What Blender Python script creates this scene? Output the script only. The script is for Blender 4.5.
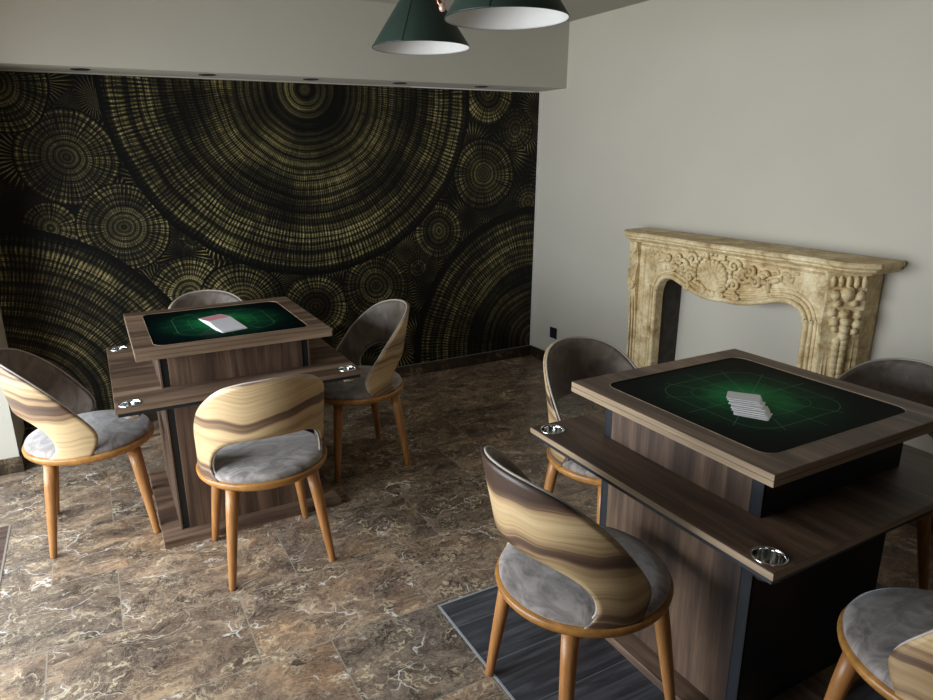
import bpy, bmesh, math, random
from mathutils import Vector, Matrix
random.seed(7)
PI = math.pi
S = bpy.context.scene
for o in list(bpy.data.objects): bpy.data.objects.remove(o)
C = S.collection

# ---------------------------------------------------------------- camera
F, YAW, PITCH, ROLL = 676.4, 0.501, 0.286, -0.007
cam = bpy.data.cameras.new('camera'); cam.sensor_fit = 'HORIZONTAL'; cam.sensor_width = 36
cam.lens = F*36/933; cam.clip_start = 0.02; cam.clip_end = 100
co = bpy.data.objects.new('camera', cam); C.objects.link(co); S.camera = co
fw = Vector((math.sin(YAW)*math.cos(PITCH), math.cos(YAW)*math.cos(PITCH), -math.sin(PITCH)))
rt = Vector((math.cos(YAW), -math.sin(YAW), 0)); up = rt.cross(fw)
r2 = rt*math.cos(ROLL)+up*math.sin(ROLL); u2 = -rt*math.sin(ROLL)+up*math.cos(ROLL)
co.matrix_world = Matrix(((r2.x,u2.x,-fw.x,-3.0),(r2.y,u2.y,-fw.y,-4.392),(r2.z,u2.z,-fw.z,1.6),(0,0,0,1)))

# ---------------------------------------------------------------- light and exposure
S.view_settings.view_transform = 'Standard'; S.view_settings.look = 'None'
S.view_settings.gamma = 1; S.view_settings.use_curve_mapping = False
S.view_settings.exposure = 0.0
W = bpy.data.worlds.new('sky'); S.world = W; W.use_nodes = True
bg = W.node_tree.nodes['Background']; bg.inputs[0].default_value = (0.62, 0.78, 1.0, 1); bg.inputs[1].default_value = 0.4
def area(name, loc, rot, sx, sy, power, col):
    l = bpy.data.lights.new(name, 'AREA'); l.shape = 'RECTANGLE'; l.size = sx; l.size_y = sy
    l.energy = power; l.color = col
    o = bpy.data.objects.new(name, l); C.objects.link(o); o.location = loc; o.rotation_euler = rot
    return o
# daylight through the big window in the left wall
area('window_sky_light', (-4.62, -1.9, 1.0), (0, -PI/2+.42, 0), 1.7, 2.7, 112, (0.78, 0.89, 1.0)).data.spread = 2.5
# warm light thrown up from the sunlit ground outside
area('window_ground_light', (-4.64, -1.9, 1.0), (0, -PI/2-.35, 0), 1.7, 2.7, 27, (1.0, 0.88, 0.70)).data.spread = 2.3
# weak fill light added behind the camera, in an invented unseen window
area('rear_fill_light', (-3.6, -6.62, 1.5), (PI/2, 0, 0), 1.2, 1.2, 3, (1.0, 0.93, 0.82))

# ---------------------------------------------------------------- materials
def mat(name):
    m = bpy.data.materials.new(name); m.use_nodes = True
    return m, m.node_tree.nodes, m.node_tree.links, m.node_tree.nodes['Principled BSDF']
class N:
    """small node-writing helper"""
    def __init__(s, m): s.t = m.node_tree
    def new(s, t, **k):
        n = s.t.nodes.new(t)
        for a, b in k.items(): setattr(n, a, b)
        return n
    def put(s, sock, v):
        if isinstance(v, bpy.types.NodeSocket): s.t.links.new(v, sock)
        elif v is not None: sock.default_value = v
    def math(s, op, a, b=None, c=None, clamp=False):
        n = s.new('ShaderNodeMath', operation=op, use_clamp=clamp)
        for i, v in enumerate((a, b, c)): s.put(n.inputs[i], v)
        return n.outputs[0]
    def vmath(s, op, a, b=None, c=None):
        n = s.new('ShaderNodeVectorMath', operation=op)
        for i, v in enumerate((a, b, c)):
            if v is not None: s.put(n.inputs[i], v)
        return n.outputs['Value'] if op in ('LENGTH', 'DOT_PRODUCT', 'DISTANCE') else n.outputs[0]
    def mix(s, f, a, b, blend='MIX'):
        n = s.new('ShaderNodeMix', data_type='RGBA', blend_type=blend)
        s.put(n.inputs[0], f); s.put(n.inputs[6], a); s.put(n.inputs[7], b); return n.outputs[2]
    def vmix(s, f, a, b):
        n = s.new('ShaderNodeMix', data_type='VECTOR')
        s.put(n.inputs[0], f); s.put(n.inputs[4], a); s.put(n.inputs[5], b); return n.outputs[1]
    def noise(s, v, scale, detail=3, rough=0.5, dist=0.0, col=False):
        n = s.new('ShaderNodeTexNoise'); s.put(n.inputs['Vector'], v); s.put(n.inputs['Scale'], scale)
        s.put(n.inputs['Detail'], detail); s.put(n.inputs['Roughness'], rough); s.put(n.inputs['Distortion'], dist)
        return n.outputs[1 if col else 0]
    def ramp(s, f, stops, interp='LINEAR'):
        n = s.new('ShaderNodeValToRGB'); e = n.color_ramp; e.interpolation = interp
        while len(e.elements) < len(stops): e.elements.new(0.5)
        for el, (p, c) in zip(e.elements, stops):
            el.position = p; el.color = c if len(c) == 4 else (*c, 1)
        s.put(n.inputs[0], f); return n.outputs[0]
    def mapping(s, v, loc=(0,0,0), rot=(0,0,0), sc=(1,1,1)):
        n = s.new('ShaderNodeMapping'); s.put(n.inputs[0], v); s.put(n.inputs[1], loc)
        n.inputs[2].default_value = rot; n.inputs[3].default_value = sc; return n.outputs[0]
    def bump(s, h, strength=0.3, dist=0.01):
        n = s.new('ShaderNodeBump'); n.inputs['Strength'].default_value = strength; n.inputs['Distance'].default_value = dist
        s.put(n.inputs['Height'], h); return n.outputs[0]
    def sep(s, v):
        n = s.new('ShaderNodeSeparateXYZ'); s.put(n.inputs[0], v); return n.outputs
    def comb(s, x, y, z):
        n = s.new('ShaderNodeCombineXYZ')
        for i, v in enumerate((x, y, z)): s.put(n.inputs[i], v)
        return n.outputs[0]
def L(r, g, b):  # sRGB 0-255 -> linear
    f = lambda c: (c/255/12.92 if c/255 < .04045 else ((c/255+.055)/1.055)**2.4)
    return (f(r), f(g), f(b), 1)

def plain(name, col, rough=0.6, metal=0.0, noise=0.0, scale=8, bump=0.0, **kw):
    m, n, l, b = mat(name); q = N(m)
    b.inputs['Roughness'].default_value = rough; b.inputs['Metallic'].default_value = metal
    tc = q.new('ShaderNodeTexCoord').outputs['Object']
    nz = q.noise(tc, scale, 4)
    d = 1-noise; u = 1+noise
    q.put(b.inputs['Base Color'], q.ramp(nz, [(0.3, tuple(min(1, x*d) for x in col[:3])), (0.7, tuple(min(1, x*u) for x in col[:3]))]))
    if bump: q.put(b.inputs['Normal'], q.bump(nz, bump, 0.004))
    for k, v in kw.items(): b.inputs[k].default_value = v
    return m

M = {}
M['bounce_cut_wall'] = plain('bounce_cut_taupe', (0.10, 0.085, 0.07), 0.8, noise=0.03)  # dark colour put on unseen walls to cut bounced light
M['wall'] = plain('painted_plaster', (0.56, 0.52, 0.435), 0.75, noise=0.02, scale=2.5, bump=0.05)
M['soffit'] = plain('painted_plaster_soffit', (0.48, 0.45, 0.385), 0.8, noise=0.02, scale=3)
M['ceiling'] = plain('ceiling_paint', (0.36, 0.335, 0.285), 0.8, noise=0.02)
M['white'] = plain('white_edge', (0.75, 0.75, 0.73), 0.6, noise=0.04, scale=20)
M['black'] = plain('black_lacquer', (0.006, 0.0065, 0.008), 0.45, noise=0.1)
M['black_metal'] = plain('black_metal', (0.012, 0.015, 0.02), 0.4, noise=0.1)
M['chrome'] = plain('polished_steel', (0.75, 0.75, 0.74), 0.13, 1.0, noise=0.05)
M['green'] = plain('green_enamel', L(30, 50, 43), 0.42, noise=0.08, scale=5)
M['shade_white'] = plain('white_enamel', (0.66, 0.65, 0.63), 0.5, noise=0.03)
M['copper'] = plain('copper', (0.8, 0.38, 0.24), 0.3, 0.9, noise=0.1)
M['piping'] = plain('pale_piping', (0.42, 0.37, 0.32), 0.6, noise=0.08, scale=30)
M['card'] = plain('card_white', (0.8, 0.8, 0.82), 0.45, noise=0.02)

def marble_floor():
    m, n, l, b = mat('brown_marble_tiles'); q = N(m)
    P = q.new('ShaderNodeTexCoord').outputs['Object']
    br = q.new('ShaderNodeTexBrick'); br.offset = 0.37; br.offset_frequency = 2; br.squash = 1
    q.put(br.inputs['Vector'], q.mapping(P, loc=(0.62*6+.0, 0.41*20+0.005, 0)))
    br.inputs['Color1'].default_value = (0, 0, 0, 1); br.inputs['Color2'].default_value = (1, 1, 1, 1)
    br.inputs['Mortar'].default_value = (0.5, 0.5, 0.5, 1)
    br.inputs['Scale'].default_value = 1; br.inputs['Mortar Size'].default_value = 0.0021
    br.inputs['Mortar Smooth'].default_value = 0.1; br.inputs['Bias'].default_value = 0
    br.inputs['Brick Width'].default_value = 0.62; br.inputs['Row Height'].default_value = 0.41
    tid = br.outputs['Color']; mort = br.outputs['Fac']
    # every tile is cut from another place in the stone
    off = q.vmath('MULTIPLY', tid, (13.0, 7.0, 5.0))
    V = q.vmath('ADD', P, off)
    def warped(vec, sc, amt):
        w = q.noise(vec, sc, 4, 0.6, col=True)
        return q.vmath('ADD', vec, q.vmath('MULTIPLY', q.vmath('SUBTRACT', w, (0.5, 0.5, 0.5)), (amt, amt*.8, amt)))
    Va = q.vmath('MULTIPLY', warped(V, 4, 0.35), (1.0, 1.5, 1.0))
    Vb = warped(Va, 16, 0.10)
    base = q.ramp(q.noise(Vb, 7.0, 8, 0.72), [(0.30, L(38, 32, 30)), (0.42, L(80, 68, 60)), (0.54, L(124, 107, 92)), (0.68, L(178, 158, 132))])
    cool = q.ramp(q.noise(V, 2.4, 4, 0.55), [(0.42, (0, 0, 0)), (0.60, (1, 1, 1))])
    base = q.mix(q.math('MULTIPLY', cool, 0.55), base, q.mix(1.0, base, (0.78, 0.92, 1.12, 1), 'MULTIPLY'))
    gold = q.ramp(q.noise(q.vmath('ADD', V, (3, 8, 1)), 3.0, 5, 0.6), [(0.50, (0, 0, 0)), (0.66, (1, 1, 1))])
    base = q.mix(q.math('MULTIPLY', gold, 0.55), base, q.mix(1.0, base, (1.35, 1.16, 0.88, 1), 'MULTIPLY'))
    tint = q.ramp(tid, [(0.0, (0.62, 0.66, 0.72)), (0.3, (0.95, 0.92, 0.88)), (0.6, (1.15, 1.06, 0.96)), (1.0, (0.76, 0.76, 0.78))])
    base = q.mix(1.0, base, tint, 'MULTIPLY'); base = q.mix(1.0, base, (1.05, .975, .93, 1), 'MULTIPLY')
    def ridged(vec, scale, w, det=3):
        n_ = q.noise(vec, scale, det, 0.55)
        return q.ramp(q.math('ABSOLUTE', q.math('SUBTRACT', n_, 0.5)), [(0.0, (1, 1, 1)), (w, (0, 0, 0))])
    g1 = q.noise(V, 3, 3); g2 = q.noise(q.vmath('ADD', V, (4, 4, 4)), 6, 3)
    m1 = q.ramp(g2, [(0.38, (0, 0, 0)), (0.6, (1, 1, 1))]); m2 = q.ramp(g1, [(0.40, (0, 0, 0)), (0.62, (1, 1, 1))])
    r1 = q.math('MULTIPLY', ridged(warped(Va, 12, .06), 8, 0.02), m1)
    r2v = q.math('MULTIPLY', ridged(q.vmath('ADD', Vb, (5, 2, 7)), 22, 0.035), m2)
    r3v = ridged(q.vmath('ADD', Vb, (1, 9, 3)), 46, 0.05)
    dkv = q.math('MULTIPLY', ridged(q.vmath('ADD', Vb, (8, 8, 8)), 15, 0.03), 0.6)
    vo = q.new('ShaderNodeTexVoronoi'); vo.feature = 'DISTANCE_TO_EDGE'; q.put(vo.inputs['Vector'], Va); vo.inputs['Scale'].default_value = 2.6
    v2 = q.math('MULTIPLY', q.ramp(vo.outputs['Distance'], [(0.0, (1, 1, 1)), (0.012, (0, 0, 0))]), q.ramp(g2, [(0.50, (0, 0, 0)), (0.58, (1, 1, 1))]))
    col = q.mix(dkv, base, L(50, 42, 40))
    col = q.mix(q.math('MULTIPLY', r3v, 0.35), col, L(186, 168, 142))
    col = q.mix(q.math('MULTIPLY', r2v, 0.60), col, L(200, 180, 148))
    col = q.mix(q.math('MULTIPLY', r1, 0.8), col, L(214, 196, 162))
    col = q.mix(q.math('MULTIPLY', v2, 0.8), col, L(226, 222, 214))
    sp = q.ramp(q.noise(V, 26, 3, 0.6), [(0.66, (0, 0, 0)), (0.72, (1, 1, 1))])
    col = q.mix(q.math('MULTIPLY', sp, 0.35), col, L(215, 210, 198))
    col = q.mix(q.math('MULTIPLY', mort, 0.85), col, L(146, 136, 122))
    q.put(b.inputs['Base Color'], col)
    rg = q.ramp(q.noise(V, 9, 3), [(0.3, (0.30, 0.30, 0.30)), (0.7, (0.42, 0.42, 0.42))])
    q.put(b.inputs['Roughness'], rg)
    q.put(b.inputs['Normal'], q.bump(q.math('SUBTRACT', q.math('MULTIPLY', q.noise(V, 20, 4), 0.35), mort), 0.25, 0.003))
    return m
M['floor'] = marble_floor()

def dark_marble():
    m, n, l, b = mat('dark_marble_skirting'); q = N(m)
    P = q.new('ShaderNodeTexCoord').outputs['Object']
    nz = q.noise(P, 9, 6, 0.7, 0.8)
    q.put(b.inputs['Base Color'], q.ramp(nz, [(0.35, L(28, 22, 18)), (0.56, L(62, 50, 38)), (0.66, L(120, 104, 80)), (0.72, L(50, 42, 34))]))
    b.inputs['Roughness'].default_value = 0.3
    return m
M['skirting'] = dark_marble()

def planks(name, c1, c2, c3, wid, length, rough=0.45):
    m, n, l, b = mat(name); q = N(m)
    P = q.new('ShaderNodeTexCoord').outputs['Object']
    br = q.new('ShaderNodeTexBrick'); br.offset = 0.4
    q.put(br.inputs['Vector'], q.mapping(P, loc=(10, 10, 0)))
    br.inputs['Color1'].default_value = (0, 0, 0, 1); br.inputs['Color2'].default_value = (1, 1, 1, 1)
    br.inputs['Scale'].default_value = 1; br.inputs['Mortar Size'].default_value = 0.0012
    br.inputs['Brick Width'].default_value = length; br.inputs['Row Height'].default_value = wid
    V = q.vmath('ADD', q.mapping(P, sc=(2.2, 26, 26)), q.vmath('MULTIPLY', br.outputs['Color'], (9, 9, 9)))
    nz = q.noise(V, 1.6, 6, 0.62, 0.6)
    col = q.ramp(nz, [(0.32, c1), (0.52, c2), (0.68, c3)])
    col = q.mix(0.5, col, q.mix(1.0, col, q.ramp(br.outputs['Color'], [(0, (0.65, 0.65, 0.65)), (1, (1.3, 1.3, 1.3))]), 'MULTIPLY'))
    col = q.mix(q.math('MULTIPLY', br.outputs['Fac'], 0.8), col, L(120, 125, 132))
    q.put(b.inputs['Base Color'], col); b.inputs['Roughness'].default_value = rough
    q.put(b.inputs['Normal'], q.bump(nz, 0.15, 0.003))
    return m
M['inlay'] = planks('charcoal_wood_tiles', L(38, 39, 43), L(62, 63, 68), L(88, 88, 92), 0.205, 1.2)
M['inlay_sunlit'] = planks('sunlit_brown_tiles', L(48, 34, 30), L(76, 56, 48), L(98, 76, 66), 0.205, 1.2)  # the charcoal inlay again, reddish sunlight put into its colour

def wood(name, cols, axis='X', scale=1.0, rough=0.5, contrast=1.0):
    """straight-grained laminate, grain running along one axis"""
    m, n, l, b = mat(name); q = N(m)
    P = q.new('ShaderNodeTexCoord').outputs['Object']
    k = 0.09
    sc = {'X': (k, 1, 1), 'Y': (1, k, 1), 'Z': (1, 1, k)}[axis]
    V = q.mapping(P, sc=sc)
    w = q.noise(V, 5*scale, 3, 0.5, col=True)
    Vw = q.vmath('ADD', V, q.vmath('MULTIPLY', q.vmath('SUBTRACT', w, (0.5, 0.5, 0.5)), (0.05, 0.05, 0.05)))
    big = q.noise(Vw, 13*scale, 4, 0.6, 0.4)
    fine = q.noise(q.mapping(P, sc=tuple(x if x == 1 else 0.03 for x in sc)), 130*scale, 4, 0.7)
    col = q.ramp(big, [(0.28, cols[0]), (0.45, cols[1]), (0.58, cols[2]), (0.74, cols[3])])
    col = q.mix(0.55, col, q.mix(1.0, col, q.ramp(fine, [(0.3, (0.55, 0.52, 0.5)), (0.65, (1.3, 1.3, 1.3))]), 'MULTIPLY'))
    q.put(b.inputs['Base Color'], col); b.inputs['Roughness'].default_value = rough
    q.put(b.inputs['Normal'], q.bump(fine, 0.08, 0.002))
    return m
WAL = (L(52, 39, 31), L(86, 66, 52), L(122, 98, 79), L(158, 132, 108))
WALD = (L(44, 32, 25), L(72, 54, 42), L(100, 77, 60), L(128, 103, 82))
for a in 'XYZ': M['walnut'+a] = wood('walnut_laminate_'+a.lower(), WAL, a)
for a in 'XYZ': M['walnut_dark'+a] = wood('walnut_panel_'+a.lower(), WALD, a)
EDG = (L(120, 100, 78), L(142, 120, 94), L(160, 138, 110), L(176, 154, 124))
M['edgeX'] = wood('laminate_edge_x', EDG, 'X'); M['edgeY'] = wood('laminate_edge_y', EDG, 'Y')
EDD = (L(96, 76, 58), L(118, 96, 75), L(136, 113, 90), L(154, 131, 106))
M['edge_darkX'] = wood('laminate_edge_dark_x', EDD, 'X'); M['edge_darkY'] = wood('laminate_edge_dark_y', EDD, 'Y')
M['honey'] = wood('honey_stained_beech', (L(138, 90, 46), L(160, 108, 58), L(176, 124, 72), L(190, 140, 86)), 'Z', 0.8, 0.38)
M['honey_rim'] = wood('honey_stained_rim', (L(142, 96, 46), L(166, 116, 58), L(182, 132, 72), L(196, 148, 86)), 'X', 0.5, 0.35)

def veneer():
    m, n, l, b = mat('two_tone_walnut_veneer'); q = N(m)
    uv = q.new('ShaderNodeUVMap').outputs[0]
    rnd = q.new('ShaderNodeObjectInfo').outputs['Random']
    s = q.sep(uv)
    off = q.math('MULTIPLY', rnd, 40.0)
    # long sweeping bands along the wrap, bowed like cathedral grain
    low = q.noise(q.comb(q.math('MULTIPLY', s[0], 3.0), q.math('MULTIPLY', s[1], 1.5), off), 1.0, 2, 0.5)
    vv = q.math('ADD', q.math('MULTIPLY', s[1], 1.0), q.math('MULTIPLY', q.math('SUBTRACT', low, 0.5), 0.17))
    band = q.noise(q.comb(q.math('MULTIPLY', s[0], 0.22), q.math('MULTIPLY', vv, 9.0), off), 1.0, 2, 0.45, 0.0)
    lines = q.noise(q.comb(q.math('MULTIPLY', s[0], 0.5), q.math('MULTIPLY', vv, 48.0), off), 1.0, 3, 0.6)
    fine = q.noise(q.comb(q.math('MULTIPLY', s[0], 3), q.math('MULTIPLY', vv, 150.0), off), 1.0, 3, 0.6)
    k = q.math('ADD', band, q.math('MULTIPLY', q.math('SUBTRACT', lines, 0.5), 0.52))
    bias = q.ramp(q.math('ADD', vv, q.math('MULTIPLY', q.math('SUBTRACT', rnd, 0.5), 0.07)), [(0.42, (.36,.36,.36)), (0.50, (.52,.52,.52)), (0.59, (.62,.62,.62)), (0.655, (.42,.42,.42)), (0.675, (.34,.34,.34)), (0.70, (.52,.52,.52)), (0.76, (.64,.64,.64)), (0.81, (.50,.50,.50)), (0.848, (.30,.30,.30))])
    k = q.math('ADD', q.math('MULTIPLY', k, 0.5), q.math('MULTIPLY', bias, 0.5))
    col = q.ramp(k, [(0.36, L(70, 52, 42)), (0.435, L(104, 80, 62)), (0.46, L(150, 122, 90)), (0.52, L(190, 162, 120)), (0.70, L(206, 180, 138))])
    col = q.mix(0.6, col, q.mix(1.0, col, q.ramp(fine, [(0.3, (0.58, 0.53, 0.48)), (0.58, (1.1, 1.1, 1.1))]), 'MULTIPLY'))
    q.put(b.inputs['Base Color'], col); b.inputs['Roughness'].default_value = 0.42
    return m
M['veneer'] = veneer()

def velvet(name, a, bcol, sheen=0.4, rough=0.75):
    m, n, l, b = mat(name); q = N(m)
    P = q.new('ShaderNodeTexCoord').outputs['Object']
    rnd = q.new('ShaderNodeObjectInfo').outputs['Random']
    V = q.vmath('ADD', P, q.comb(q.math('MULTIPLY', rnd, 9.0), 0.0, 0.0))
    nz = q.noise(q.mapping(V, sc=(1, 1.6, 1)), 9, 6, 0.62, 1.4)
    mid = tuple((x+y)/2 for x, y in zip(a, bcol))
    q.put(b.inputs['Base Color'], q.ramp(nz, [(0.34, a), (0.5, mid), (0.64, bcol)]))
    b.inputs['Roughness'].default_value = rough
    b.inputs['Sheen Weight'].default_value = sheen; b.inputs['Sheen Roughness'].default_value = 0.45
    q.put(b.inputs['Normal'], q.bump(nz, 0.25, 0.006))
    return m
M['velvet'] = velvet('grey_velvet', L(94, 84, 78), L(164, 154, 148), 0.6)
M['taupe'] = velvet('taupe_velvet', L(86, 74, 64), L(122, 108, 96), 0.25, 0.55)

def stone():
    m, n, l, b = mat('aged_beige_marble'); q = N(m)
    P = q.new('ShaderNodeTexCoord').outputs['Object']
    nz = q.noise(P, 11, 8, 0.7, 0.5); n2 = q.noise(P, 3.5, 4, 0.6); n3 = q.noise(P, 60, 5, 0.7)
    col = q.ramp(nz, [(0.30, L(128, 104, 70)), (0.42, L(190, 170, 130)), (0.55, L(222, 208, 172)), (0.72, L(240, 232, 208))])
    col = q.mix(q.ramp(n2, [(0.45, (0, 0, 0)), (0.75, (0.7, 0.7, 0.7))]), col, L(188, 160, 112))
    col = q.mix(0.5, col, q.mix(1.0, col, q.ramp(n3, [(0.3, (0.6, 0.56, 0.5)), (0.55, (1.1, 1.1, 1.1))]), 'MULTIPLY'))
    col = q.mix(1.0, col, (1.06, 1.0, .90, 1), 'MULTIPLY')
    q.put(b.inputs['Base Color'], col); b.inputs['Roughness'].default_value = 0.6
    q.put(b.inputs['Normal'], q.bump(q.math('ADD', nz, q.math('MULTIPLY', n3, 0.3)), 0.5, 0.006))
    return m
M['stone'] = stone()

def mural():
    m, n, l, b = mat('tree_ring_mural'); q = N(m)
    P = q.new('ShaderNodeTexCoord').outputs['Object']
    s = q.sep(P); p2 = q.comb(s[0], 0.0, s[2])
    wob = q.noise(p2, 3.0, 3, 0.5, col=True)
    pw = q.vmath('MULTIPLY', q.vmath('ADD', p2, q.vmath('MULTIPLY', q.vmath('SUBTRACT', wob, (0.5, 0.5, 0.5)), (0.05, 0.0, 0.05))), (1, 0, 1))
    # ground: small fans
    vo = q.new('ShaderNodeTexVoronoi'); vo.feature = 'F1'; q.put(vo.inputs['Vector'], pw); vo.inputs['Scale'].default_value = 4.2
    cen = q.vmath('MULTIPLY', vo.outputs['Position'], (1, 0, 1)); rad = 0.24; fan = 1.0
    rad_s = None; fan_s = None
    circ = [(-2.47,1.10,.075),(-.985,.80,.07),(-.41,2.0,.22),(-.176,1.747,.15),(-.05,1.22,.15),(-3.19,1.21,.14),
            (-2.53,.76,.24),(-2.22,.67,.27),(-1.75,.60,.23),(-3.06,1.58,.255),(-2.83,1.19,.25),(-.44,1.44,.26),(-.82,1.05,.205),
            (-1.31,.70,.245),(-3.33,1.95,.25),(-3.9,1.5,.3),
            (-1.72,1.98,1.16),(-3.56,.15,1.10),(.03,.12,1.07)]
    for (x, z, R_) in circ:
        d = q.vmath('DISTANCE', pw, (x, 0, z))
        k = q.math('LESS_THAN', d, R_)
        cen = q.vmix(k, cen, (x, 0, z))
        def sel(prev, val):
            return q.math('ADD', q.math('MULTIPLY', prev, q.math('SUBTRACT', 1.0, k)), q.math('MULTIPLY', k, val))
        rad_s = sel(rad_s if rad_s is not None else rad, R_)
        fan_s = sel(fan_s if fan_s is not None else fan, 0.0)
    dv = q.vmath('SUBTRACT', pw, cen); r = q.vmath('LENGTH', dv); ds = q.sep(dv)
    th = q.math('ARCTAN2', ds[2], ds[0])
    rn = q.math('DIVIDE', r, rad_s)
    # tree rings: bright bands parted by thin dark grooves, crossed by fine radial ridges
    seed = q.math('MULTIPLY', rad_s, 31.7)
    period = q.math('ADD', 0.022, q.math('MULTIPLY', rad_s, 0.024))
    nr = q.noise(q.comb(q.math('MULTIPLY', r, 6.0), seed, 0.0), 1.0, 2)
    phase = q.math('ADD', q.math('DIVIDE', r, period), q.math('MULTIPLY', nr, 3.0))
    ring = q.math('POWER', q.math('ABSOLUTE', q.math('SINE', q.math('MULTIPLY', phase, PI))), 0.8)
    ring2 = q.math('POWER', q.math('ABSOLUTE', q.math('SINE', q.math('MULTIPLY', phase, PI*2.7))), 0.7)
    broad = q.noise(q.comb(q.math('MULTIPLY', r, 8.0), seed, 3.0), 1.0, 3)
    cnt = q.math('ROUND', q.math('DIVIDE', q.math('MULTIPLY', rad_s, 2*PI), 0.026))
    dirn = q.vmath('NORMALIZE', dv)
    jit = q.noise(q.vmath('ADD', q.vmath('MULTIPLY', dirn, (4.0, 0, 4.0)), q.comb(0.0, q.math('MULTIPLY', r, 2.2), 0.0)), 1.0, 2)
    ridge = q.math('ADD', 0.5, q.math('MULTIPLY', 0.5, q.math('SINE', q.math('ADD', q.math('MULTIPLY', th, cnt), q.math('MULTIPLY', jit, 16.0)))))
    fine = q.noise(q.vmath('ADD', q.vmath('MULTIPLY', dirn, q.comb(q.math('MULTIPLY', rad_s, 150.0), 0.0, q.math('MULTIPLY', rad_s, 150.0))), q.comb(0.0, q.math('MULTIPLY', r, 9.0), 0.0)), 1.0, 2)
    ridge = q.math('ADD', q.math('MULTIPLY', ridge, 0.55), q.math('MULTIPLY', q.ramp(fine, [(0.38, (0, 0, 0)), (0.62, (1, 1, 1))]), 0.45))
    env = q.ramp(rn, [(0.0, (0.1, 0.1, 0.1)), (0.25, (0.4, 0.4, 0.4)), (0.5, (0.85, 0.85, 0.85)), (1.0, (1, 1, 1))])
    ridge = q.math('ADD', q.math('MULTIPLY', env, ridge), q.math('MULTIPLY', q.math('SUBTRACT', 1.0, env), 0.5))
    ringmix = q.math('ADD', q.math('MULTIPLY', ring, 0.6), q.math('MULTIPLY', ring2, 0.4))
    big = q.math('GREATER_THAN', rad_s, 0.6)
    k1 = q.math('ADD', 0.0, q.math('MULTIPLY', big, 0.08)); k2 = q.math('SUBTRACT', 1.0, k1)
    h = q.math('MULTIPLY', q.math('ADD', k1, q.math('MULTIPLY', ringmix, k2)), q.math('ADD', 0.16, q.math('MULTIPLY', ridge, 0.95)))
    h = q.math('MULTIPLY', h, q.ramp(broad, [(0.32, (0.42, 0.42, 0.42)), (0.45, (0.72, 0.72, 0.72)), (0.62, (1.05, 1.05, 1.05))]))
    # fans in the ground
    fr = q.math('POWER', q.math('ADD', 0.5, q.math('MULTIPLY', 0.5, q.math('SINE', q.math('MULTIPLY', th, 34.0)))), 3.0)
    hf = q.math('MULTIPLY', q.math('ADD', .16, q.math('MULTIPLY', fr, 0.6)), q.ramp(vo.outputs['Distance'], [(0.0, (0.3, 0.3, 0.3)), (0.5, (1, 1, 1)), (0.8, (0.4, 0.4, 0.4))]))
    h = q.math('ADD', q.math('MULTIPLY', h, q.math('SUBTRACT', 1.0, fan_s)), q.math('MULTIPLY', hf, fan_s))
    # dark groove around each disc
    edge = q.ramp(rn, [(0.94, (1, 1, 1)), (0.985, (0.25, 0.25, 0.25)), (1.0, (0.12, 0.12, 0.12))])
    edge = q.math('MAXIMUM', edge, fan_s)
    h = q.math('MULTIPLY', h, edge)
    patch = q.ramp(q.noise(p2, 2.3, 4, 0.6), [(0.35, (0.55, 0.55, 0.55)), (0.65, (1.15, 1.15, 1.15))])
    grit = q.ramp(q.noise(p2, 140, 3, 0.7), [(0.3, (0.75, 0.75, 0.75)), (0.7, (1.15, 1.15, 1.15))])
    k = q.math('MULTIPLY', q.math('MULTIPLY', h, patch), grit)
    col = q.ramp(k, [(0.0, L(8, 8, 7)), (0.19, L(12, 12, 9)), (0.42, L(60, 55, 35)), (0.68, L(142, 130, 84)), (1.0, L(205, 190, 140))])
    q.put(b.inputs['Base Color'], col); b.inputs['Roughness'].default_value = 0.5; b.inputs['Metallic'].default_value = 0.15
    b.inputs['Specular IOR Level'].default_value = 0.2
    q.put(b.inputs['Normal'], q.bump(h, 0.35, 0.006))
    return m
M['mural'] = mural()

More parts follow.
